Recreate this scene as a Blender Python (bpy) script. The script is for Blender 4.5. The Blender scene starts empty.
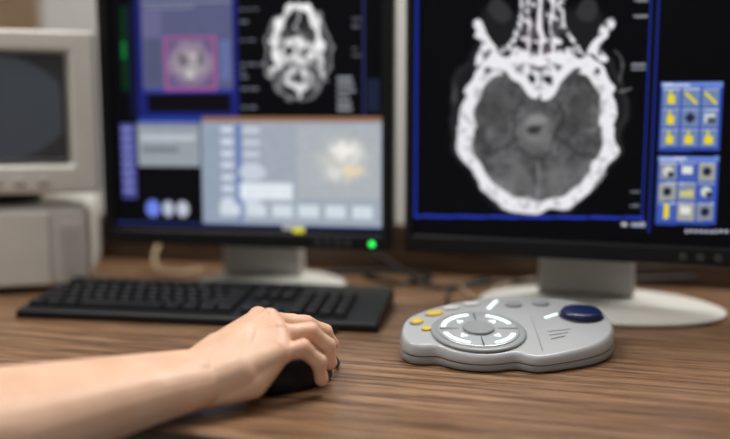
import bpy, bmesh, math, random
import numpy as np
from mathutils import Vector, Matrix
random.seed(4); np.random.seed(4)
DZ=0.75
scene=bpy.context.scene
try:
    scene.view_settings.view_transform='Standard'
    scene.view_settings.look='None'
except Exception: pass

# ---------------------------------------------------------------- helpers
def mat(name,col,rough=.5,metal=0,emis=None,es=0,noise=0,nscale=30,bump=0,bscale=200,spec=.5):
    m=bpy.data.materials.new(name); m.use_nodes=True
    nt=m.node_tree; b=nt.nodes['Principled BSDF']
    b.inputs['Base Color'].default_value=(*col,1); b.inputs['Roughness'].default_value=rough
    b.inputs['Metallic'].default_value=metal
    b.inputs['Specular IOR Level'].default_value=spec
    if emis: 
        b.inputs['Emission Color'].default_value=(*emis,1); b.inputs['Emission Strength'].default_value=es
    tc=nt.nodes.new('ShaderNodeTexCoord')
    if noise:
        n=nt.nodes.new('ShaderNodeTexNoise'); n.inputs['Scale'].default_value=nscale; n.inputs['Detail'].default_value=4
        r=nt.nodes.new('ShaderNodeValToRGB')
        r.color_ramp.elements[0].color=(*[c*(1-noise) for c in col],1); r.color_ramp.elements[1].color=(*[min(1,c*(1+noise)) for c in col],1)
        r.color_ramp.elements[0].position=.3; r.color_ramp.elements[1].position=.7
        nt.links.new(tc.outputs['Object'],n.inputs['Vector']); nt.links.new(n.outputs['Fac'],r.inputs['Fac']); nt.links.new(r.outputs['Color'],b.inputs['Base Color'])
    if bump:
        n=nt.nodes.new('ShaderNodeTexNoise'); n.inputs['Scale'].default_value=bscale
        bp=nt.nodes.new('ShaderNodeBump'); bp.inputs['Strength'].default_value=bump; bp.inputs['Distance'].default_value=.0005
        nt.links.new(tc.outputs['Object'],n.inputs['Vector']); nt.links.new(n.outputs['Fac'],bp.inputs['Height']); nt.links.new(bp.outputs['Normal'],b.inputs['Normal'])
    return m
def link(ob,parent=None):
    scene.collection.objects.link(ob)
    if parent: ob.parent=parent
    return ob
def empty(name,loc=(0,0,0),rz=0):
    e=bpy.data.objects.new(name,None); e.location=loc; e.rotation_euler=(0,0,rz); e.empty_display_size=.02
    return link(e)
def mk(name,bm,m,parent=None,bevel=0,smooth=True,seg=3,loc=None,rot=None):
    bmesh.ops.recalc_face_normals(bm,faces=bm.faces)
    me=bpy.data.meshes.new(name); bm.to_mesh(me); bm.free()
    ob=bpy.data.objects.new(name,me)
    for x in (m if isinstance(m,list) else [m]): me.materials.append(x)
    if loc: ob.location=loc
    if rot: ob.rotation_euler=rot
    link(ob,parent)
    if bevel:
        md=ob.modifiers.new('bevel','BEVEL'); md.width=bevel; md.segments=seg; md.limit_method='ANGLE'; md.angle_limit=.5
        md.harden_normals=False
    if smooth:
        for p in me.polygons: p.use_smooth=True
        try:
            w=ob.modifiers.new('wn','WEIGHTED_NORMAL'); w.keep_sharp=True
        except Exception: pass
    return ob
def addbox(bm,x0,x1,y0,y1,z0,z1,taper=0,mi=0):
    v=[]
    for z,t in ((z0,0),(z1,taper)):
        v+= [bm.verts.new(p) for p in ((x0+t,y0+t,z),(x1-t,y0+t,z),(x1-t,y1-t,z),(x0+t,y1-t,z))]
    for f in ((0,1,2,3),(4,5,6,7),(0,1,5,4),(1,2,6,5),(2,3,7,6),(3,0,4,7)):
        fc=bm.faces.new([v[i] for i in f]); fc.material_index=mi
    return v
def box(name,x0,x1,y0,y1,z0,z1,m,parent=None,bevel=0,taper=0,**k):
    bm=bmesh.new(); addbox(bm,x0,x1,y0,y1,z0,z1,taper); return mk(name,bm,m,parent,bevel,**k)
def loft(name,rings,m,parent=None,closed=True,bevel=0,**k):
    bm=bmesh.new(); R=[[bm.verts.new(p) for p in r] for r in rings]; n=len(R[0])
    for a,b in zip(R[:-1],R[1:]):
        for i in range(n): bm.faces.new((a[i],a[(i+1)%n],b[(i+1)%n],b[i]))
    if closed: bm.faces.new(R[0]); bm.faces.new(R[-1])
    return mk(name,bm,m,parent,bevel,**k)
def lathe(name,prof,m,parent=None,sx=1,sy=1,n=64,**k):
    rings=[[(r*sx*math.cos(2*math.pi*i/n),r*sy*math.sin(2*math.pi*i/n),z) for i in range(n)] for r,z in prof]
    return loft(name,rings,m,parent,**k)
def cable(name,pts,r,m,parent=None):
    cu=bpy.data.curves.new(name,'CURVE'); cu.dimensions='3D'; cu.bevel_depth=r; cu.bevel_resolution=4; cu.use_fill_caps=True
    sp=cu.splines.new('NURBS'); sp.points.add(len(pts)-1)
    for i,p in enumerate(pts): sp.points[i].co=(*p,1)
    sp.use_endpoint_u=True; sp.order_u=4; sp.resolution_u=12
    cu.materials.append(m)
    return link(bpy.data.objects.new(name,cu),parent)

# ---------------------------------------------------------------- materials
black=mat('black_plastic',(.007,.008,.010),.42,bump=.2,bscale=900,spec=.3)
keymat=mat('key_plastic',(.009,.010,.013),.45,spec=.35)
legend=mat('key_legend',(.20,.21,.24),.5)
beige=mat('light_grey_plastic',(.52,.51,.47),.5,noise=.04,bump=.1,bscale=700)
white=mat('white_plastic',(.76,.76,.71),.45,noise=.03)
shell=mat('console_grey',(.31,.33,.345),.30,noise=.03,bump=.08,bscale=900)
shell2=mat('console_light_grey',(.46,.485,.50),.26,noise=.02)
dark=mat('dark_grey',(.045,.05,.055),.5)
wallm=mat('wall_paint',(.44,.31,.20),.9,noise=.06,nscale=3,bump=.3,bscale=120)
ceilm=mat('ceiling_paint',(.8,.8,.78),.9,noise=.02)
floorm=mat('floor_vinyl',(.28,.27,.26),.5,noise=.1,nscale=8)
cabm=mat('cabinet_enamel',(.52,.52,.50),.5,noise=.02)

def wood(name,c0,c1,c2):
    m=bpy.data.materials.new(name); m.use_nodes=True; nt=m.node_tree; b=nt.nodes['Principled BSDF']
    tc=nt.nodes.new('ShaderNodeTexCoord')
    def nz(sc,scale,detail,dist=0):
        mp=nt.nodes.new('ShaderNodeMapping'); mp.inputs['Scale'].default_value=sc
        nt.links.new(tc.outputs['Object'],mp.inputs['Vector'])
        n=nt.nodes.new('ShaderNodeTexNoise'); n.inputs['Scale'].default_value=scale; n.inputs['Detail'].default_value=detail; n.inputs['Distortion'].default_value=dist
        n.inputs['Roughness'].default_value=.6
        nt.links.new(mp.outputs['Vector'],n.inputs['Vector']); return n
    n1=nz((1.0,30,30),3.2,5,.12); n2=nz((7,260,260),2.2,4); n3=nz((.8,6,6),2,3); n4=nz((2.2,75,75),2.5,5,.1)
    r=nt.nodes.new('ShaderNodeValToRGB'); e=r.color_ramp.elements
    e[0].position=.34; e[0].color=(*c0,1); e[1].position=.66; e[1].color=(*c2,1); x=e.new(.5); x.color=(*c1,1)
    nt.links.new(n1.outputs['Fac'],r.inputs['Fac'])
    def mul(src,nn,lo,p0,p1,fac):
        r2=nt.nodes.new('ShaderNodeValToRGB'); e=r2.color_ramp.elements
        e[0].position=p0; e[0].color=(lo,lo*.93,lo*.86,1); e[1].position=p1; e[1].color=(1.05,1.05,1.05,1)
        nt.links.new(nn.outputs['Fac'],r2.inputs['Fac'])
        mx=nt.nodes.new('ShaderNodeMixRGB'); mx.blend_type='MULTIPLY'; mx.inputs[0].default_value=fac
        nt.links.new(src,mx.inputs[1]); nt.links.new(r2.outputs['Color'],mx.inputs[2]); return mx.outputs['Color']
    c=mul(r.outputs['Color'],n2,.30,.37,.54,.9); c=mul(c,n4,.40,.39,.51,.8)
    mx2=nt.nodes.new('ShaderNodeMixRGB'); mx2.blend_type='OVERLAY'; mx2.inputs[0].default_value=.3
    nt.links.new(c,mx2.inputs[1]); nt.links.new(n3.outputs['Fac'],mx2.inputs[2])
    nt.links.new(mx2.outputs['Color'],b.inputs['Base Color'])
    b.inputs['Roughness'].default_value=.34
    bp=nt.nodes.new('ShaderNodeBump'); bp.inputs['Strength'].default_value=.3; bp.inputs['Distance'].default_value=.0004
    nt.links.new(n2.outputs['Fac'],bp.inputs['Height']); nt.links.new(bp.outputs['Normal'],b.inputs['Normal'])
    return m
woodm=wood('desk_wood_laminate',(.175,.090,.045),(.27,.150,.080),(.375,.232,.135))
woodd=wood('desk_edge_band',(.06,.032,.017),(.10,.056,.031),(.14,.085,.05))

# ---------------------------------------------------------------- room
box('floor',-3,3,-2,3,-.05,0,floorm,smooth=False)
box('ceiling',-3,3,-2,3,2.7,2.75,ceilm,smooth=False)
box('wall_back',-3,3,3,3.08,0,2.7,wallm,smooth=False)
box('wall_left',-3.08,-3,-2,3,0,2.7,wallm,smooth=False)
box('wall_right',3,3.08,-2,3,0,2.7,wallm,smooth=False)
box('baseboard_back',-3,3,2.985,3,0,.09,white,smooth=False)
cab=empty('storage_cabinet',(-.2,2.6,0))
box('carcass',-.82,.82,0,.38,.0,2.0,cabm,cab,.004)
for i in range(4):
    x=-.81+i*.405
    box('door_panel_%d'%i,x+.004,x+.401,-.02,0,.08,1.98,cabm,cab,.003)
    box('handle_%d'%i,x+(.36 if i%2==0 else .03),x+(.374 if i%2==0 else .044),-.045,-.02,1.0,1.14,dark,cab,.003)

# ---------------------------------------------------------------- desk  (yaw -15deg)
YAW=-math.radians(15)
desk=empty('office_desk',(-.182,.709,0),YAW)
box('desktop',-1.3,1.5,.0,.80,DZ-.028,DZ,woodm,desk,.003)
box('edge_band',-1.3,1.5,-.0025,-.0002,DZ-.027,DZ-.002,woodd,desk)
box('side_panel_a',-1.29,-1.262,.04,.78,0,DZ-.028,woodd,desk)
box('side_panel_b',1.462,1.49,.04,.78,0,DZ-.028,woodd,desk)
box('modesty_panel',-1.26,1.46,.55,.57,.25,DZ-.028,woodd,desk)
scr=empty('desk_privacy_panel',(-.182,.709,0),YAW)
box('panel',-1.3,1.5,.803,.822,0,DZ+.09,woodd,scr,.002)

# ---------------------------------------------------------------- screens
def lin(c): 
    c=np.clip(c,0,1); return np.where(c<=.04045,c/12.92,((c+.055)/1.055)**2.4)
def vnoise(shape,cell):
    h,w=shape; gh,gw=h//cell+3,w//cell+3
    g=np.random.rand(gh,gw); y=np.arange(h)/cell; x=np.arange(w)/cell
    yi=y.astype(int);xi=x.astype(int);fy=(y-yi)[:,None];fx=(x-xi)[None]
    fy=fy*fy*(3-2*fy);fx=fx*fx*(3-2*fx)
    a=g[yi][:,xi];b=g[yi][:,xi+1];c=g[yi+1][:,xi];d=g[yi+1][:,xi+1]
    return (a*(1-fx)+b*fx)*(1-fy)+(c*(1-fx)+d*fx)*fy
class Paint:
    """colour raster in display layout units U (right), V (down)"""
    def __init__(s,xs,zs,U,V):
        s.U,s.V=U,V; s.img=np.zeros((*U.shape,3)); s.img[:]=(.010,.012,.022)
    def blend(s,mask,col): s.img=s.img*(1-mask[...,None])+np.array(col)*mask[...,None]
    def rect(s,u0,v0,u1,v1,col,a=1): s.blend(((s.U>=u0)&(s.U<=u1)&(s.V>=v0)&(s.V<=v1))*float(a),col)
    def frame(s,u0,v0,u1,v1,col,w=2):
        s.rect(u0,v0,u1,v0+w,col);s.rect(u0,v1-w,u1,v1,col);s.rect(u0,v0,u0+w,v1,col);s.rect(u1-w,v0,u1,v1,col)
    def ell(s,u,v,a,b,col,soft=.15,al=1,rot=0,mod=None):
        c,t=math.cos(rot),math.sin(rot); x=(s.U-u)*c+(s.V-v)*t; y=-(s.U-u)*t+(s.V-v)*c
        r=np.sqrt((x/a)**2+(y/b)**2); m=np.clip((1-r)/soft,0,1)*al
        if mod is not None: m=m*mod
        s.blend(m,col)
    def line(s,u0,v0,u1,v1,w,col,al=1,mod=None):
        dx,dy=u1-u0,v1-v0; L=dx*dx+dy*dy+1e-9
        t=np.clip(((s.U-u0)*dx+(s.V-v0)*dy)/L,0,1)
        d=np.hypot(s.U-u0-t*dx,s.V-v0-t*dy); m=np.clip((w-d)/1.6,0,1)*al
        if mod is not None: m=m*mod
        s.blend(m,col)
    def path(s,pts,w,col,al=1,mod=None):
        for a,b in zip(pts[:-1],pts[1:]): s.line(*a,*b,w,col,al,mod)
def screen_obj(name,x0,x1,z0,z1,img,parent,strength):
    h,w=img.shape[:2]
    xs=np.linspace(x0,x1,w);zs=np.linspace(z1,z0,h)
    X,Zz=np.meshgrid(xs,zs); co=np.stack([X,np.full_like(X,.006),Zz],-1).reshape(-1,3)
    idx=np.arange(h*w).reshape(h,w)
    f=np.stack([idx[:-1,:-1],idx[1:,:-1],idx[1:,1:],idx[:-1,1:]],-1).reshape(-1,4)
    me=bpy.data.meshes.new(name); me.from_pydata(co.tolist(),[],f.tolist())
    ca=me.color_attributes.new('display','FLOAT_COLOR','POINT')
    c=np.ones((h*w,4),dtype=np.float32); c[:,:3]=lin(img.reshape(-1,3)); ca.data.foreach_set('color',c.ravel())
    m=bpy.data.materials.new(name+'_mat'); m.use_nodes=True; nt=m.node_tree;b=nt.nodes['Principled BSDF']
    b.inputs['Base Color'].default_value=(.002,.002,.003,1); b.inputs['Roughness'].default_value=.4
    b.inputs['Specular IOR Level'].default_value=.12
    at=nt.nodes.new('ShaderNodeAttribute'); at.attribute_name='display'
    nt.links.new(at.outputs['Color'],b.inputs['Emission Color']); b.inputs['Emission Strength'].default_value=strength
    me.materials.append(m); return link(bpy.data.objects.new(name,me),parent)

def bezel(name,x0,x1,z0,z1,bl,br,bb,bt,depth,m,parent,bev=.004,y0=0,rec=.008):
    bm=bmesh.new()
    def q(a0,a1,c0,c1,y): return [bm.verts.new(p) for p in ((a0,y,c0),(a1,y,c0),(a1,y,c1),(a0,y,c1))]
    o=q(x0,x1,z0,z1,y0); i=q(x0+bl,x1-br,z0+bb,z1-bt,y0); ib=q(x0+bl+.001,x1-br-.001,z0+bb+.001,z1-bt-.001,y0+rec); ob=q(x0,x1,z0,z1,y0+depth)
    for k in range(4):
        j=(k+1)%4
        bm.faces.new((o[k],o[j],i[j],i[k])); bm.faces.new((i[k],i[j],ib[j],ib[k])); bm.faces.new((o[k],ob[k],ob[j],o[j]))
    bm.faces.new(ob); bm.faces.new(ib)
    return mk(name,bm,m,parent,bev)

def monitor(loc,yaw,W,b,H,bl,bb,img_fn,strength,neck_off,base,led,btn):
    root=empty('computer_monitor',(loc[0],loc[1],DZ),yaw)
    top=b+bb+H+bl
    bezel('bezel',0,W,b,top,bl,bl,bb,bl,.032,black,root,.003)
    # back shell
    cx=W/2; rings=[]
    for y,k in ((.0325,.97),(.05,.93),(.066,.72),(.078,.66)):
        hw=W/2*k; zc=(b+top)/2; hh=(top-b)/2*k
        rings.append([(cx-hw,y,zc-hh),(cx+hw,y,zc-hh),(cx+hw,y,zc+hh),(cx-hw,y,zc+hh)])
    loft('back_shell',rings,black,root,bevel=.006)
    step=.0013
    w=int((W-2*bl)/step); h=int(H/step)
    xs=np.linspace(bl,W-bl,w); zs=np.linspace(b+bb+H,b+bb,h)
    X,Z=np.meshgrid(xs,zs)
    screen_obj('screen',bl,W-bl,b+bb,b+bb+H,img_fn(X,Z),root,strength)
    # neck + base (light plastic)
    nx=cx+neck_off
    loft('neck',[[(nx-w_,y0_,z_),(nx+w_,y0_,z_),(nx+w_*.95,y1_,z_),(nx-w_*.95,y1_,z_)] for w_,y0_,y1_,z_ in ((.073,.088,.125,.014),(.070,.088,.125,.10),(.068,.086,.12,.25))],beige,root,bevel=.008)
    box('neck_bracket',nx-.05,nx+.05,.0785,.0855,.14,.26,dark,root,.003)
    a,bb2=base
    o=lathe('stand_base',[(.0,0.0),(.97,0.0),(1.0,.003),(.995,.006),(.93,.010),(.5,.0135),(0.0,.0138)][1:-1],white,root,sx=1,sy=1,n=72)
    o.scale=(a,bb2,1); o.location=(nx+.02,.075,0)
    # leds + buttons
    if led is not None:
        lm=mat('led_green',(.0,.5,.1),.3,emis=(.03,1,.12),es=2.0)
        lathe('power_led',[(.0042,0),(.0042,.0012),(.003,.002)],lm,root,n=20,loc=(led,-.0002,b+.011),rot=(math.pi/2,0,0))
    for k in range(btn[1]):
        lathe('button_%d'%k,[(.0055,0),(.0055,.0015),(.0045,.0022)],dark,root,n=20,loc=(btn[0]+k*btn[2],-.0002,b+bb*.45),rot=(math.pi/2,0,0))
    return root

# layout conversion (metres on the panel -> display layout units)
def left_img(X,Z):
    U=113+(X-.020)/.00167; V=120-(Z-.28)/.00157
    p=Paint(X,Z,U,V); R=p.rect
    nf=vnoise(U.shape,2); n5=vnoise(U.shape,5); n7=vnoise(U.shape,8); n7b=vnoise(U.shape,8)
    R(124,5,131,90,(.02,.22,.10),.7); R(125,40,129,58,(.1,.55,.25),.7); R(132,2,138,118,(.05,.06,.18))
    R(140,-30,243,119,(.10,.12,.40)); R(146,-5,237,90,(.33,.34,.47)); R(146,-30,237,-5,(.05,.05,.1)); R(150,94,234,112,(.03,.03,.05))
    R(146,88,237,92,(.22,.25,.55)); R(146,2,237,4,(.5,.5,.6)); R(150,6,200,9,(.45,.46,.55))
    R(169,36,221,90,(.40,.34,.48))
    p.frame(169,36,221,90,(.64,.30,.56),2.2)
    p.U=U+5*(n7-.5);p.V=V+5*(n7b-.5)
    p.ell(195,63,24,24,(.52,.46,.55),.15); p.ell(195,63,20,17,(.62,.59,.61),.4); p.ell(187,60,6,9,(.40,.38,.42),.5); p.ell(205,58,6,10,(.42,.40,.44),.5); p.ell(196,75,6,5,(.72,.72,.72),.5); p.ell(196,55,5,4,(.72,.66,.70),.5)
    p.U,p.V=U,V
    R(147,10,166,36,(.45,.42,.58),.5); R(150,40,165,84,(.30,.31,.42),.8); R(225,40,235,80,(.38,.42,.62),.8)
    R(205,117,382,122,(.55,.40,.30)); R(140,118,205,121,(.12,.25,.6))
    for v in range(-20,112,6):
        if random.random()<.75:
            a=245; 
            for _ in range(random.randint(1,3)): l=random.randint(3,8); R(a,v,a+l,v+2.4,(.60,.62,.68),.65); a+=l+2
    for v in range(78,112,6): R(338,v,338+random.randint(10,22),v+3,(.70,.71,.75),.75)
    for v in range(-20,60,7):
        if random.random()<.5: R(352,v,352+random.randint(4,10),v+2,(.5,.5,.55),.7)
    R(362,-30,364,118,(.18,.2,.4)); R(366,80,378,112,(.10,.12,.2))
    # neck slice
    p.U=U+6*(n7-.5)+2*(n5-.5);p.V=V+6*(n7b-.5)
    m5=np.clip(.6+1.1*(n5-.2),0,1)
    p.ell(301,55,34,49,(.60,.60,.61),.06,.8); p.ell(301,55,31,46,(.06,.06,.07),.08)
    p.ell(301,57,29,42,(.36,.36,.37),.2,.8,mod=m5)
    p.path([(281,66),(279,46),(283,26),(291,13),(301,8),(311,13),(319,26),(323,46),(321,66)],4.6,(.94,.94,.94),mod=m5)
    p.ell(301,24,11,13,(.12,.12,.13),.4); p.line(301,14,301,34,1.8,(.75,.75,.75))
    p.ell(301,54,20,16,(.90,.90,.90),.25,mod=m5); p.ell(294,53,5,5,(.15,.15,.15),.4); p.ell(308,53,5,6,(.18,.18,.18),.4)
    p.line(284,60,276,76,3,(.8,.8,.8),mod=m5);p.line(318,60,326,76,3,(.8,.8,.8),mod=m5)
    p.ell(301,79,15,13,(.87,.87,.88),.25,mod=m5); p.ell(301,79,7,6,(.22,.22,.22),.4); p.line(301,88,301,98,3,(.85,.85,.85))
    p.ell(284,84,7,9,(.45,.45,.46),.5); p.ell(318,84,7,9,(.45,.45,.46),.5)
    p.U,p.V=U,V
    # lower windows
    R(120,124,136,202,(.26,.26,.52)); 
    for v in range(128,200,9): R(122,v,133,v+4,(.50,.53,.76),.9)
    R(138,122,202,168,(.56,.59,.62)); R(142,135,198,141,(.70,.72,.75)); R(142,148,180,154,(.44,.46,.5)); R(138,122,202,126,(.40,.44,.62))
    R(138,168,202,226,(.02,.02,.03))
    p.ell(152,212,9,11,(.42,.50,.88),.3); p.ell(168,212,7,10,(.70,.73,.80),.3); p.ell(183,212,8,10,(.72,.74,.80),.3)
    R(204,122,382,226,(.60,.635,.68)); R(204,122,236,226,(.55,.60,.67)); R(238,124,244,224,(.38,.46,.68))
    for v in range(127,200,12):
        R(224,v,236,v+6,(.78,.81,.87)); R(246,v+1,262,v+6,(.75,.78,.83))
    R(242,184,294,200,(.84,.87,.90)); R(242,168,268,178,(.74,.77,.81))
    R(300,126,378,198,(.65,.67,.69))
    p.U=U+8*(n7-.5);p.V=V+8*(n7b-.5)
    p.ell(343,160,30,28,(.74,.74,.73),.6); p.ell(352,170,16,10,(.88,.81,.68),.8); p.ell(346,150,19,13,(.90,.89,.86),.7); p.ell(336,172,9,7,(.82,.82,.81),.7)
    p.U,p.V=U,V
    for u in range(222,376,26): R(u,205,u+20,218,(.78,.82,.85))
    R(113,226,382,236,(.05,.06,.11)); R(113,226,382,228,(.15,.2,.45)); 
    R(284,226,306,231,(.6,.6,.58)); R(294,229,305,236,(.85,.82,.10))
    img=p.img; img*= (1+.08*(nf[...,None]-.5))
    return img
def right_img(X,Z):
    d=(.00146-np.sqrt(np.maximum(.00146**2-4*3.4e-7*(X-.012),0)))/(2*3.4e-7)
    U=413+d; V=120.5-(Z-.28)/(.00148-.0000013*(d*.3+0)) 
    p=Paint(X,Z,U,V); R=p.rect
    n14=vnoise(U.shape,22);n14b=vnoise(U.shape,22);n8=vnoise(U.shape,11);n8b=vnoise(U.shape,11);n4=vnoise(U.shape,5);n2=vnoise(U.shape,2);n3=vnoise(U.shape,3)
    blue=(.14,.22,.68)
    # organic warp of the anatomy
    p.U=U+8*(n14-.5)+4*(n8-.5); p.V=V+8*(n14b-.5)+4*(n8b-.5)
    Uw,Vw=p.U,p.V
    bone=(.90,.90,.915)
    u0,v0=540,128
    # scalp / soft tissue
    p.ell(540,116,91,102,(.26,.26,.27),.05,.6); p.ell(540,112,86,97,(.05,.05,.06),.05,.6)
    ang=np.arctan2(Vw-v0,Uw-u0)
    a=np.where(Vw>v0,82,80); b=np.where(Vw>v0,86,78)
    r=np.hypot((Uw-u0)/a,(Vw-v0)/b)
    p.blend(np.clip((1.0-r)/.02,0,1),bone)
    thick=.15+.025*np.sin(2*ang+1.2)+.045*(n8-.5)+.02*np.cos(6*ang)*(Vw<v0)
    inner=np.clip((1-thick-r)/.035,0,1)
    brain=(.33+.13*(n14-.5)+.10*(n8b-.5)+.10*(n4-.5)+.08*(n2-.5))
    brain=brain+.05*np.clip((Vw-150)/40,-.5,1)
    g=np.stack([brain,brain,brain*1.02],-1); p.img=p.img*(1-inner[...,None])+g*inner[...,None]
    # bone marrow mottling
    p.blend(((r<.97)&(inner<.1))*np.clip((n4-.6)*1.8,0,.4),(.5,.5,.51))
    # structures of the brain
    D=(.16,.16,.16)
    p.ell(500,112,17,26,(.24,.24,.24),.7,.6); p.ell(582,112,17,26,(.24,.24,.24),.7,.6)
    p.ell(540,132,23,20,(.47,.47,.47),.6,.7); p.ell(540,129,9,6,(.16,.16,.16),.6,.9); 
    p.path([(524,104),(516,118),(519,134),(505,150),(484,160)],2.0,D,.6); p.path([(556,104),(565,118),(562,134),(577,150),(598,160)],2.0,D,.6)
    p.path([(519,134),(527,152),(537,158)],1.8,D,.5); p.path([(562,134),(554,152),(543,158)],1.8,D,.5)
    p.ell(521,175,14,19,(.44,.44,.44),.6,.6); p.ell(560,175,14,19,(.44,.44,.44),.6,.6); p.line(540,160,540,198,1.8,(.60,.60,.60),.6)
    p.ell(540,122,13,5,(.62,.62,.62),.5,.5)
    # skull base: central body and petrous wings
    m4=np.clip(.45+1.5*(n4-.18),0,1); m3=np.clip(.2+1.7*(n3-.15),0,1)
    p.path([(470,92),(479,74),(494,62),(512,68),(526,84),(535,96)],5.5,bone)
    p.path([(611,92),(602,74),(588,62),(569,68),(557,82),(547,96)],5.5,bone)
    p.ell(541,76,21,20,bone,.15,mod=np.clip(m4+.15,0,1)); p.ell(532,78,5,6,(.12,.12,.13),.5); p.ell(551,80,5,6,(.14,.14,.15),.5); p.ell(541,66,5,4,(.2,.19,.2),.5)
    p.ell(506,72,5,3,(.25,.25,.26),.5);p.ell(577,72,5,3,(.25,.25,.26),.5);p.ell(486,74,4,4,(.3,.3,.3),.5);p.ell(598,76,4,4,(.3,.3,.3),.5)
    # orbits (dark cones), lateral walls, zygoma
    p.ell(500,32,26,27,(.10,.10,.105),.25,rot=-.3); p.ell(582,30,26,27,(.10,.10,.105),.25,rot=.3)
    p.ell(498,14,13,13,(.20,.20,.21),.2,.9); p.ell(585,12,13,13,(.20,.20,.21),.2,.9)
    p.path([(478,62),(486,50),(478,36),(473,28)],6,bone,mod=m4); p.path([(604,60),(596,48),(603,34),(609,24)],6,bone,mod=m4)
    p.path([(474,40),(484,42),(492,54)],4,bone); p.path([(607,36),(598,40),(590,52)],4,bone)
    p.path([(492,58),(506,50),(518,30),(521,6),(516,-20)],3.2,bone,mod=m3); p.path([(588,58),(575,50),(564,30),(561,6),(566,-20)],3.2,bone,mod=m3)
    # nasal / ethmoid complex
    p.ell(541,28,22,44,(.30,.285,.30),.15,.9); 
    eb=(.92,.91,.93)
    p.path([(541,-25),(540,10),(542,40),(541,62)],2.8,eb)
    for (pp,w) in (([(529,-20),(527,10),(531,30),(526,52)],2.6),([(553,-20),(555,8),(551,30),(556,52)],2.6),([(521,22),(534,26)],2.2),([(548,18),(562,24)],2.2),([(522,40),(536,42),(545,40),(560,44)],2.6),([(523,4),(534,6)],2),([(547,2),(560,6)],2),([(514,54),(541,60),(568,54)],6)):
        p.path(pp,w,eb,mod=np.clip(m3+.2,0,1))
    p.ell(534,16,4,6,(.03,.03,.03),.4);p.ell(548,30,4,7,(.03,.03,.03),.4);p.ell(534,46,4,5,(.05,.045,.05),.4);p.ell(548,8,4,5,(.03,.03,.03),.4); p.ell(549,50,3,3,(.45,.36,.44),.4); p.ell(533,32,2.5,3,(.45,.37,.45),.4)
    p.line(512,-6,572,-8,3.5,bone,mod=m4)
    # ears and outliers
    p.ell(456,96,4,14,(.30,.30,.30),.5,.7); p.path([(617,52),(624,66),(622,84)],2.2,(.38,.38,.38),.7); p.line(620,96,634,93,1.6,(.6,.6,.6),.8)
    p.path([(612,170),(606,182),(598,188)],2.4,(.62,.62,.62),.8)
    p.U,p.V=U,V
    # frame and texts
    R(414,-40,416.2,217,blue); R(414,216,650,218.6,blue); R(647.4,-40,649.2,222,blue); 
    R(655,-40,656.6,232,(.10,.16,.5))
    R(650,-40,655,232,(.03,.03,.04))
    for v in (5,20,66,70,): R(632,v,646,v+2.2,(.6,.62,.65),.8)
    for v in (190,204): R(636,v,645,v+2.2,(.5,.52,.56),.8)
    R(628,222,634,226,(.7,.7,.75)); R(638,222,652,226,(.6,.62,.7))
    # tool palettes
    for (v0_,v1_) in ((84,151),(156,224)):
        R(662,v0_,722,v1_,(.18,.28,.64)); R(662,v0_,722,v0_+5,(.40,.50,.80)); R(664,v0_+1.5,690,v0_+3.5,(.75,.8,.9))
        ch=(v1_-v0_-8)/3
        for i in range(3):
            for j in range(3):
                a0=664+i*19.3; b0=v0_+6+j*ch
                if v0_<100: bg=(.42,.50,.66)
                else: bg=[(.50,.53,.60),(.60,.61,.58),(.26,.36,.66)][(i*2+j)%3]
                R(a0,b0,a0+17,b0+ch-2,bg); R(a0,b0,a0+17,b0+1.3,(.7,.75,.85))
                cx,cy=a0+8.5,b0+ch/2-1
                if v0_<100:
                    yl=(.88,.80,.14)
                    if (i,j) in ((1,0),(2,0)): p.line(cx-5,cy-4,cx+5,cy+5,2.2,yl)
                    elif (i,j)==(1,1): p.ell(cx,cy,5,5,(.12,.14,.2),.3); p.line(cx-6,cy,cx+6,cy,1.2,(.15,.15,.2)); p.line(cx,cy-6,cx,cy+6,1.2,(.15,.15,.2))
                    elif (i,j)==(2,1): R(cx-5,cy-4,cx+5,cy+4,(.75,.78,.8)); R(cx-2,cy,cx+6,cy+5,(.3,.3,.35))
                    else: R(cx-4,cy-2,cx+4,cy+6,yl); p.line(cx-1,cy-6,cx-1,cy+2,2.0,yl)
                else:
                    k=(i+2*j)%4
                    if (i,j)==(0,2): R(cx-3,cy-8,cx+3,cy+7,(.88,.80,.18))
                    elif k==0: p.ell(cx,cy,6,6,(.80,.81,.76),.3); R(cx,cy,cx+6,cy+6,(.2,.2,.25))
                    elif k==1: R(cx-6,cy-5,cx+5,cy+2,(.85,.85,.83)); 
                    elif k==2: p.ell(cx,cy,5,5,(.1,.12,.2),.3)
                    else: R(cx-7,cy-1,cx+7,cy+5,(.76,.74,.52))
    for u in range(692,735,5): R(u,229,u+3,232,(.7,.72,.78))
    return p.img
m1=monitor((-.433,1.335),-math.radians(10.9),.484,.077,.395,.017,.024,left_img,1.1,0,(.13,.10),.452,(.365,4,.016))
m2=monitor((.059,1.206),-math.radians(17.1),.500,.083,.385,.012,.026,right_img,1.05,.012,(.178,.118),None,(.392,4,.022))

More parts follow.
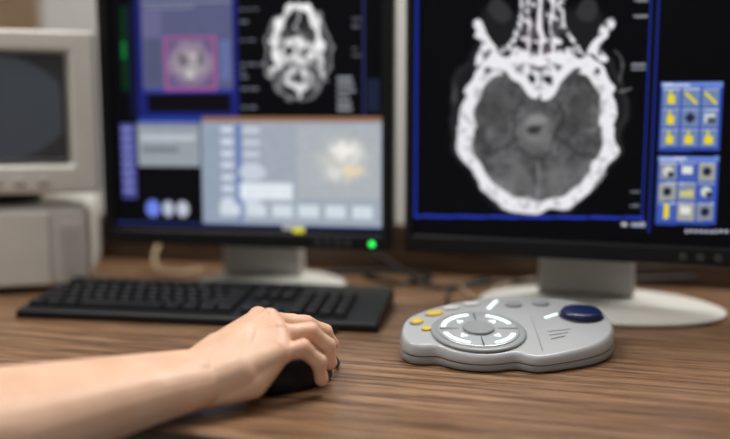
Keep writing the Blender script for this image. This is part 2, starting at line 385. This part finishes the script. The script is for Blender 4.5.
# ---------------------------------------------------------------- keyboard
kb=empty('computer_keyboard',(-.498,1.129,DZ+.0003),-math.radians(9.3))
Lk,Dk=.522,.172
def ktop(y): return .013+.015*y/Dk
loft('keyboard_body',[[(0,0,0),(Lk,0,0),(Lk,Dk,0),(0,Dk,0)],[(0,0,.009),(Lk,0,.009),(Lk,Dk,.023),(0,Dk,.023)],[(.003,.003,ktop(0)),(Lk-.003,.003,ktop(0)),(Lk-.003,Dk-.003,ktop(Dk)),(.003,Dk-.003,ktop(Dk))]],black,kb,bevel=.003)
bm=bmesh.new(); p=.0205
def key(x,y,w=1,h=1):
    z=ktop(y)-.001; x1=x+w*p-.0018; y1=y+h*p-.0018
    addbox(bm,x,x1,y,y1,z,z+.009,.0024,0)
    if w<2: 
        t=z+.0091; q=[bm.verts.new(v) for v in ((x+.005,y1-.0085,t),(x+.0075,y1-.0085,t),(x+.0075,y1-.005,t),(x+.005,y1-.005,t))]
        f=bm.faces.new(q); f.material_index=1
rows=[[1.25,1.25,1.25,6.25,1.25,1.25,1.25,1.25],[2.25]+[1]*10+[2.75],[1.75]+[1]*11+[2.25],[1.5]+[1]*12+[1.5],[1]*13+[2]]
y=.016
for r in rows:
    x=.010
    for w in r: key(x,y,w); x+=w*p
    y+=p
y=.016+5*p+.010
x=.010
for g in (1,4,4,4):
    for _ in range(g): key(x,y); x+=p
    x+=p*.62
xn=.010+15*p+.009
for i in range(3): key(xn+i*p,.016)
key(xn+p,.016+p)
for r in (3,4):
    for i in range(3): key(xn+i*p,.016+r*p)
for i in range(3): key(xn+i*p,.016+5*p+.010)
xp=xn+3*p+.008
for r in range(5):
    for i in range(4):
        if xp+(i+1)*p<Lk-.002: key(xp+i*p,.016+r*p)
mk('keycaps',bm,[keymat,legend],kb,.0007,seg=2)

# ---------------------------------------------------------------- CRT display and equipment box
ang=math.radians(15)
crt=empty('crt_display',(-.432,1.318,DZ),ang)
crtscr=mat('crt_glass',(.035,.042,.052),.25,emis=(.10,.115,.14),es=.22)
bezel('front_frame',-.38,0,.162,.420,.055,.040,.046,.032,.045,white,crt,.010,rec=.014)
bezel('inner_frame',-.318,-.047,.212,.384,.004,.004,.004,.004,.004,dark,crt,.001,y0=.006,rec=.002)
bm=bmesh.new(); nx_,nz_=16,12; g=[]
for j in range(nz_+1):
    for i in range(nx_+1):
        a=i/nx_*2-1; b_=j/nz_*2-1
        g.append(bm.verts.new((-.1825+a*.128,.005+.0025*(a*a+b_*b_),.298+b_*.081)))
for j in range(nz_):
    for i in range(nx_):
        k=j*(nx_+1)+i; bm.faces.new((g[k],g[k+1],g[k+nx_+2],g[k+nx_+1]))
mk('glass',bm,crtscr,crt)
loft('rear_housing',[[(-.19-w,y_,.291-h),(-.19+w,y_,.291-h),(-.19+w,y_,.291+h),(-.19-w,y_,.291+h)] for w,h,y_ in ((.184,.124,.0455),(.176,.118,.10),(.14,.10,.20),(.09,.07,.29))],white,crt,bevel=.01)
for k in range(4): box('control_knob_%d'%k,-.20+k*.035,-.182+k*.035,-.003,.0,.176,.186,beige,crt,.001)
lathe('swivel_foot',[(.085,.1405),(.085,.150),(.06,.157),(.06,.1615)],dark,crt,loc=(-.19,.13,0))
unit=empty('equipment_case',(-.452,1.314,DZ+.0003),ang)
box('case_body',-.40,0,.006,.30,.008,.140,white,unit,.012)
box('front_fascia',-.397,-.06,.0,.0059,.014,.132,white,unit,.0025)
box('disc_slot',-.34,-.20,-.0015,-.0001,.095,.101,dark,unit)
for k in range(7): box('vent_%d'%k,-.045,-.012,.0045,.0059,.03+k*.012,.034+k*.012,beige,unit)
for k,(fx,fy) in enumerate(((-.37,.03),(-.03,.03),(-.37,.27),(-.03,.27))): lathe('rubber_foot_%d'%k,[(.012,0),(.012,.0078)],dark,unit,n=20,loc=(fx,fy,0))

# ---------------------------------------------------------------- control console
con=empty('ct_control_console',(0,0,DZ+.0003))
def tz(Y): return .0215+.16*(Y-.88)
TILT=math.atan(.16)
ctl=[(.0415,.945),(.0495,.979),(.076,1.006),(.117,1.031),(.165,1.046),(.231,1.048),(.276,1.036),(.300,1.010),(.3045,.968),(.292,.932),(.266,.903),(.225,.882),(.193,.871),(.181,.874),(.174,.883)]
dc=(.134,.936); dr=.0615
for a in np.linspace(-58,-148,10): ctl.append((dc[0]+dr*math.cos(math.radians(a)),dc[1]+dr*math.sin(math.radians(a))))
ctl+=[(.069,.900),(.052,.904),(.043,.920)]
def cr(P,n=6):
    out=[];N=len(P)
    for i in range(N):
        p0,p1,p2,p3=[np.array(P[(i+k)%N]) for k in (-1,0,1,2)]
        for j in range(n):
            t=j/n; out.append(tuple(.5*((2*p1)+(-p0+p2)*t+(2*p0-5*p1+4*p2-p3)*t*t+(-p0+3*p1-3*p2+p3)*t**3)))
    return out
O=np.array(cr(ctl))
# resample to even spacing, then relax so the notches are rounded
Pc=np.vstack([O,O[:1]]); L=np.concatenate([[0],np.cumsum(np.linalg.norm(np.diff(Pc,axis=0),axis=1))])
tt=np.linspace(0,L[-1],221)[:-1]; O=np.stack([np.interp(tt,L,Pc[:,0]),np.interp(tt,L,Pc[:,1])],1)
for _ in range(9): O=O*.5+.25*(np.roll(O,1,0)+np.roll(O,-1,0))
tan=np.roll(O,-1,0)-np.roll(O,1,0); tan/=np.linalg.norm(tan,axis=1)[:,None]
nrm=np.stack([-tan[:,1],tan[:,0]],1)
area_=.5*np.sum(O[:,0]*np.roll(O[:,1],-1)-np.roll(O[:,0],-1)*O[:,1])
if area_<0: nrm=-nrm
for _ in range(6): nrm=nrm*.5+.25*(np.roll(nrm,1,0)+np.roll(nrm,-1,0))
def ring(ins,f,zadd=0):
    Q=O+nrm*ins
    return [(q[0],q[1],max(.0002,tz(o[1])*f+zadd)) for q,o in zip(Q,O)]
seam=mat('seam_dark',(.03,.032,.035),.6)
loft('base_shell',[ring(.004,0,.0004),ring(.0015,.08),ring(.0005,.20),ring(.0005,.40),ring(.0018,.42)],shell,con)
loft('seam',[ring(.0018,.42,.0001),ring(.0018,.455)],seam,con)
loft('top_shell',[ring(.0018,.455,.0002),ring(.0002,.47),ring(.0004,.64),ring(.0012,.80),ring(.0026,.92),ring(.0044,.98),ring(.0062,1.0)],shell2,con)
def on(X,Y,up=0): return (X,Y,tz(Y)+up)
glow=mat('backlit_white',(.8,.95,.95),.3,emis=(.82,1,1),es=1.0)
softw=mat('printed_white',(.66,.68,.68),.4)
silver=mat('dial_silver',(.52,.55,.57),.28,metal=.3)
lathe('dial_plate',[(.056,-.001),(.056,.0018),(.054,.0032),(.049,.0034),(.0485,.0026),(.020,.0026)],shell,con,n=96,loc=on(*dc),rot=(TILT,0,0))
lathe('dial_ring',[(.0475,.0024),(.0475,.0034),(.046,.0044),(.0225,.0050),(.021,.0044)],silver,con,n=96,loc=on(*dc),rot=(TILT,0,0))
lathe('dial_centre',[(.0185,.004),(.0185,.0070),(.0175,.0078),(.012,.0068),(.004,.0062)],shell,con,n=64,loc=on(*dc),rot=(TILT,0,0))
def arc(name,r0,r1,a0,a1,z,m):
    bm=bmesh.new(); n=20; A=[];B=[]
    for i in range(n+1):
        a=math.radians(a0+(a1-a0)*i/n); A.append(bm.verts.new((r0*math.cos(a),r0*math.sin(a),z))); B.append(bm.verts.new((r1*math.cos(a),r1*math.sin(a),z)))
    for i in range(n): bm.faces.new((A[i],A[i+1],B[i+1],B[i]))
    return mk(name,bm,m,con,loc=on(*dc),rot=(TILT,0,0))
for k,(a0,a1) in enumerate(((20,70),(100,172),(195,250),(290,340))): arc('ring_light_%d'%k,.0388,.0442,a0,a1,.0051,glow)
for k,a in enumerate((0,90,180,270)): arc('ring_divider_%d'%k,.023,.046,a-1.2,a+1.2,.0052,dark)
for k,a in enumerate((45,135,225,315)):
    bm=bmesh.new(); c=math.radians(a)
    pts=[(.033,0),(.0255,.005),(.0255,-.005)]
    bm.faces.new([bm.verts.new((x*math.cos(c)-y*math.sin(c),x*math.sin(c)+y*math.cos(c),.0054)) for x,y in pts]); mk('arrow_%d'%k,bm,glow,con,loc=on(*dc),rot=(TILT,0,0))
yel=mat('yellow_button',(.82,.56,.06),.35)
blu=mat('blue_button',(.006,.014,.085),.25)
def pillx(name,X,Y,a,b,h,m,rz=0):
    o=lathe(name,[(1,-.0005),(1,h*.6),(.9,h*.92),(.6,h)],m,con,n=48,loc=on(X,Y),rot=(TILT,0,rz)); o.scale=(a,b,1); return o
for nm,X,Y,a,b,m,rz in (('yellow_key_1',.087,.990,.0125,.0068,yel,.45),('yellow_key_2',.0635,.965,.0095,.0065,yel,.8),('grey_key_1',.110,1.007,.0115,.0062,softw,.3),('grey_key_2',.137,1.020,.0115,.006,softw,.2)):
    pillx(nm+'_collar',X,Y,a+.0015,b+.0015,.0012,shell,rz); pillx(nm,X,Y,a,b,.0032,m,rz)
pillx('yellow_key_3',.0735,.944,.0065,.005,.0028,yel,.4)
pillx('blue_key_collar',.268,.984,.0275,.0225,.0022,seam)
pillx('blue_key',.268,.984,.0255,.0205,.009,blu)
lg=mat('console_led',(.1,.8,.3),.3,emis=(.1,1,.35),es=2.5)
pillx('status_led',.2925,1.001,.003,.003,.0025,lg)
def strip(name,p0,p1,w,m,h=.0012):
    a=Vector((*p0,tz(p0[1]))); b=Vector((*p1,tz(p1[1]))); d=(b-a); s=d.cross(Vector((0,0,1))).normalized()*w/2; up=Vector((0,0,h))
    bm=bmesh.new(); lo=[bm.verts.new(v) for v in (a-s,b-s,b+s,a+s)]; hi=[bm.verts.new(v+up) for v in (a-s,b-s,b+s,a+s)]
    bm.faces.new(hi); 
    for i in range(4): bm.faces.new((lo[i],lo[(i+1)%4],hi[(i+1)%4],hi[i]))
    return mk(name,bm,m,con,.0003)
strip('light_bar_1',(.156,1.006),(.171,1.033),.005,glow)
strip('light_bar_2',(.222,.978),(.240,.990),.0035,glow)
for k in range(3): strip('label_%d'%k,(.216,.938-.010*k),(.246-.006*k,.946-.010*k),.0014,shell,.0003)
strip('ridge',(.200,.889),(.209,1.034),.0010,shell,.0003)
for k,(X,Y) in enumerate(((.190,1.018),(.226,1.022))):
    pillx('function_key_collar_%d'%k,X,Y,.0115,.0085,.001,seam); pillx('function_key_%d'%k,X,Y,.010,.007,.003,shell)
blkc=mat('cable_black',(.012,.012,.013),.5)
cable('console_cable',[(.240,1.040,.012),(.240,1.056,.006),(.20,1.063,.0035),(.145,1.085,.0035),(.13,1.15,.0035),(.12,1.26,.0035),(.16,1.36,.0035),(.22,1.40,.0035)],.0028,blkc,con)

# ---------------------------------------------------------------- mouse
mx,my=-.080,.8385; mang=math.atan2(.6,.8)
mouse=empty('computer_mouse',(mx,my,DZ),mang)
rings=[]
for f,zz in ((.93,.0005),(1.0,.004),(1.0,.012),(.95,.021),(.82,.028),(.60,.0325),(.3,.0345),(.05,.035)):
    rr=[]
    for i in range(48):
        a=2*math.pi*i/48; c,s=math.cos(a),math.sin(a)
        x=.050*f*math.copysign(abs(c)**.85,c); yv=.0285*f*math.copysign(abs(s)**.8,s)*(1-.12*c*c*(1 if c>0 else .3))
        rr.append((x,yv,zz*(1-.16*(x/.053) if zz>.01 else 1)))
    rings.append(rr)
loft('mouse_body',rings,black,mouse)
lathe('scroll_wheel',[(.009,-.003),(.0105,-.002),(.0105,.002),(.009,.003)],dark,mouse,n=32,loc=(.028,0,.0245),rot=(math.pi/2,0,0))
cable('mouse_cable',[(.050,0,.008),(.066,.002,.006),(.085,.03,.003),(.11,.10,.003),(.16,.15,.003),(.25,.18,.003),(.31,.27,.003),(.30,.40,.003)],.0021,black,mouse)

# ---------------------------------------------------------------- hand and forearm
HB=[]
def hull(*sph):
    bm=bmesh.new()
    for c,r in sph:
        m=Matrix.Translation(Vector(c))@Matrix.Diagonal((r,r,r,1))
        bmesh.ops.create_icosphere(bm,subdivisions=3,radius=1,matrix=m)
    res=bmesh.ops.convex_hull(bm,input=bm.verts)
    bmesh.ops.delete(bm,geom=list({g for g in res['geom_interior']+res['geom_unused'] if isinstance(g,bmesh.types.BMVert)}),context='VERTS')
    me=bpy.data.meshes.new('t'); bm.to_mesh(me); bm.free(); HB.append(me)
w0=Vector((-.16,.765,.031)); d=Vector((.8,.6,0)); s=Vector((-.6,.8,0))
def wp(a,b,z): v=w0+d*a+s*b; return (v.x,v.y,z)
mcp={'p':(-.084,.784,.050),'r':(-.089,.806,.063),'m':(-.099,.827,.0705),'i':(-.113,.846,.068)}
# forearm
hull((wp(.0,-.013,.029),.0225),(wp(0,.012,.034),.0225),(wp(-.06,-.019,.0305),.0265),(wp(-.06,.013,.036),.0255))
hull((wp(-.06,-.019,.0305),.0265),(wp(-.06,.013,.036),.0255),(wp(-.18,-.026,.026),.036),(wp(-.18,.016,.037),.034))
hull((wp(-.18,-.026,.026),.036),(wp(-.18,.016,.037),.034),(wp(-.30,-.020,.022),.042),(wp(-.30,.014,.028),.040))
# ulna head (soft swelling)
hull((wp(-.008,-.013,.039),.0165),(wp(-.045,-.012,.039),.0165))
# palm
hull((wp(.0,-.013,.028),.0215),(wp(0,.012,.034),.0215),(wp(.030,-.023,.037),.021),(wp(.030,.020,.047),.020),(wp(.05,0,.057),.019))
hull((wp(.030,-.023,.037),.019),(wp(.030,.020,.047),.019),(mcp['p'],.0125),(mcp['r'],.013),(mcp['m'],.0135),(mcp['i'],.013))
hull((wp(.0,-.015,.022),.0175),(wp(.040,-.029,.026),.0165),(mcp['p'],.011))   # hypothenar
fingers={
 'p':[mcp['p'],(-.063,.7935,.052),(-.0475,.8005,.036),(-.0445,.8045,.0165)],
 'r':[mcp['r'],(-.058,.826,.0605),(-.040,.8365,.043),(-.0375,.8385,.0235)],
 'm':[mcp['m'],(-.064,.855,.0605),(-.045,.869,.049),(-.037,.876,.034)],
 'i':[mcp['i'],(-.080,.877,.057),(-.060,.892,.047),(-.049,.900,.034)]}
rad={'p':(.0108,.0098,.0087,.0074),'r':(.0116,.0106,.0093,.0080),'m':(.0122,.0109,.0095,.0081),'i':(.0118,.0106,.0093,.0080)}
for k in fingers:
    P=fingers[k];R_=rad[k]
    for i in range(3):
        a=Vector(P[i]);b_=Vector(P[i+1]); mid=(a+b_)/2
        hull((a,R_[i]),(mid,(R_[i]+R_[i+1])/2*.87)); hull((mid,(R_[i]+R_[i+1])/2*.87),(b_,R_[i+1]))
    # knuckle caps over the PIP and MCP joints
    for j in (1,2):
        inn=((Vector(P[j-1])+Vector(P[j+1]))/2-Vector(P[j])).normalized(); hull((Vector(P[j])-inn*.0016,R_[j]*.90))
    c=Vector(mcp[k])+Vector((-.001,0,.0034)); hull((c,R_[0]*.98))
    base=Vector(wp(.03,{'p':-.014,'r':-.006,'m':.004,'i':.012}[k],{'p':.0515,'r':.0575,'m':.0615,'i':.0605}[k])); 
    hull((base,.0045),(c+Vector((0,0,.0062)),.0054))
# thumb
T=[(-.148,.800,.036),(-.127,.850,.033),(-.104,.884,.025),(-.082,.898,.016)]; TR=(.017,.0125,.0108,.0085)
for i in range(3): hull((T[i],TR[i]),(T[i+1],TR[i+1]))
hull((T[0],.016),(T[1],.0115),(wp(.04,.018,.045),.013),(mcp['i'],.009))
bm=bmesh.new()
for me in HB: bm.from_mesh(me)
hand=empty('right_hand_and_forearm',(0,0,DZ))
sk=bpy.data.materials.new('skin'); sk.use_nodes=True; nt=sk.node_tree; b=nt.nodes['Principled BSDF']
tc=nt.nodes.new('ShaderNodeTexCoord')
n=nt.nodes.new('ShaderNodeTexNoise'); n.inputs['Scale'].default_value=30; n.inputs['Detail'].default_value=6
r=nt.nodes.new('ShaderNodeValToRGB'); r.color_ramp.elements[0].position=.25; r.color_ramp.elements[1].position=.75
r.color_ramp.elements[0].color=(.74,.45,.30,1); r.color_ramp.elements[1].color=(.87,.59,.425,1)
nt.links.new(tc.outputs['Object'],n.inputs['Vector']); nt.links.new(n.outputs['Fac'],r.inputs['Fac'])
prev=r.outputs['Color']
for k in fingers:
    for j,rr_ in ((1,.012),(3,.012),(0,.013)):
        vm=nt.nodes.new('ShaderNodeVectorMath'); vm.operation='DISTANCE'; vm.inputs[1].default_value=fingers[k][j]
        nt.links.new(tc.outputs['Object'],vm.inputs[0])
        mr=nt.nodes.new('ShaderNodeMapRange'); mr.inputs[1].default_value=rr_*.5; mr.inputs[2].default_value=rr_*1.5; mr.inputs[3].default_value=.42; mr.inputs[4].default_value=0
        nt.links.new(vm.outputs['Value'],mr.inputs[0])
        mx_=nt.nodes.new('ShaderNodeMixRGB'); mx_.inputs[2].default_value=(.76,.35,.25,1)
        nt.links.new(mr.outputs[0],mx_.inputs[0]); nt.links.new(prev,mx_.inputs[1]); prev=mx_.outputs['Color']
nt.links.new(prev,b.inputs['Base Color'])
b.inputs['Roughness'].default_value=.42
b.inputs['Subsurface Weight'].default_value=.06; b.inputs['Subsurface Radius'].default_value=(1,.35,.2); b.inputs['Subsurface Scale'].default_value=.003
v=nt.nodes.new('ShaderNodeTexVoronoi'); v.inputs['Scale'].default_value=650; nt.links.new(tc.outputs['Object'],v.inputs['Vector'])
wn=nt.nodes.new('ShaderNodeTexNoise'); wn.inputs['Scale'].default_value=180; wn.inputs['Detail'].default_value=4; nt.links.new(tc.outputs['Object'],wn.inputs['Vector'])
ad=nt.nodes.new('ShaderNodeMath'); ad.operation='MULTIPLY_ADD'; ad.inputs[1].default_value=.6; nt.links.new(v.outputs['Distance'],ad.inputs[0]); nt.links.new(wn.outputs['Fac'],ad.inputs[2])
bp=nt.nodes.new('ShaderNodeBump'); bp.inputs['Strength'].default_value=.45; bp.inputs['Distance'].default_value=.0007
nt.links.new(ad.outputs[0],bp.inputs['Height']); nt.links.new(bp.outputs['Normal'],b.inputs['Normal'])
ho=mk('hand_skin',bm,sk,hand,smooth=False)
rm=ho.modifiers.new('r','REMESH'); rm.mode='VOXEL'; rm.voxel_size=.0011; rm.use_smooth_shade=True
sm=ho.modifiers.new('s','SMOOTH'); sm.factor=.5; sm.iterations=8
nailm=mat('fingernail',(.80,.52,.42),.22)
for k in fingers:
    P=[Vector(q) for q in fingers[k]]; dd=(P[3]-P[2]).normalized(); out_=Vector((.8,.6,.25)); out_=(out_-dd*out_.dot(dd)).normalized(); sd=dd.cross(out_)
    bm=bmesh.new(); bmesh.ops.create_uvsphere(bm,u_segments=20,v_segments=10,radius=1)
    M=Matrix((sd,dd,out_)).transposed().to_4x4()
    M=Matrix.Translation(P[3]+out_*rad[k][3]*.72-dd*.001)@M@Matrix.Diagonal((.0044,.0058,.0016,1))
    bm.transform(M); mk('nail_'+k,bm,nailm,hand)

# ---------------------------------------------------------------- loose cables behind
blk=blkc; tan_=mat('cable_cream',(.50,.38,.25),.5)
cable('video_cable',[(.00,1.42,DZ+.0045),(.05,1.34,DZ+.0045),(.10,1.36,DZ+.0045),(.13,1.42,DZ+.0045),(.07,1.46,DZ+.0045),(-.06,1.46,DZ+.0045),(-.10,1.42,DZ+.0045)],.0042,blk)
cable('power_cable',[(.0,1.46,DZ+.05),(.05,1.40,DZ+.03),(.085,1.35,DZ+.008),(.12,1.30,DZ+.005),(.2,1.37,DZ+.005),(.35,1.36,DZ+.005),(.55,1.33,DZ+.02)],.0038,blk)
cable('network_cable',[(.16,1.33,DZ+.003),(.165,1.24,DZ+.003),(.19,1.19,DZ+.003),(.205,1.25,DZ+.003),(.20,1.33,DZ+.003),(.30,1.40,DZ+.003)],.0028,tan_)
cable('signal_cable',[(-.36,1.60,DZ+.10),(-.39,1.52,DZ+.06),(-.40,1.44,DZ+.005),(-.34,1.42,DZ+.005),(-.30,1.48,DZ+.005)],.004,tan_)

# ---------------------------------------------------------------- lights
def area(name,loc,rot,sx,sy,e,col=(1,1,1)):
    l=bpy.data.lights.new(name,'AREA'); l.shape='RECTANGLE'; l.size=sx; l.size_y=sy; l.energy=e; l.color=col
    o=bpy.data.objects.new(name,l); o.location=loc; o.rotation_euler=rot; link(o); return o
area('ceiling_light',(.7,1.6,2.66),(0,0,0),1.2,.6,40,(1,.975,.94))
area('ceiling_light',(-1.0,1.0,2.66),(0,0,0),1.2,.6,31,(1,.96,.91))
area('ceiling_light',(-.2,-.8,2.66),(0,0,0),1.2,.6,9,(1,.97,.94))
wd=bpy.data.worlds.new('world'); scene.world=wd; wd.use_nodes=True
wd.node_tree.nodes['Background'].inputs[0].default_value=(.93,.95,1,1); wd.node_tree.nodes['Background'].inputs[1].default_value=.25

# ---------------------------------------------------------------- camera
cd=bpy.data.cameras.new('camera'); cd.lens=40; cd.sensor_width=36; cd.clip_start=.01
cam=bpy.data.objects.new('camera',cd); cam.location=(0,0,DZ+.28); cam.rotation_euler=(math.radians(83),0,0); link(cam)
cd.dof.use_dof=True; cd.dof.focus_distance=.90; cd.dof.aperture_fstop=1.25
scene.camera=cam
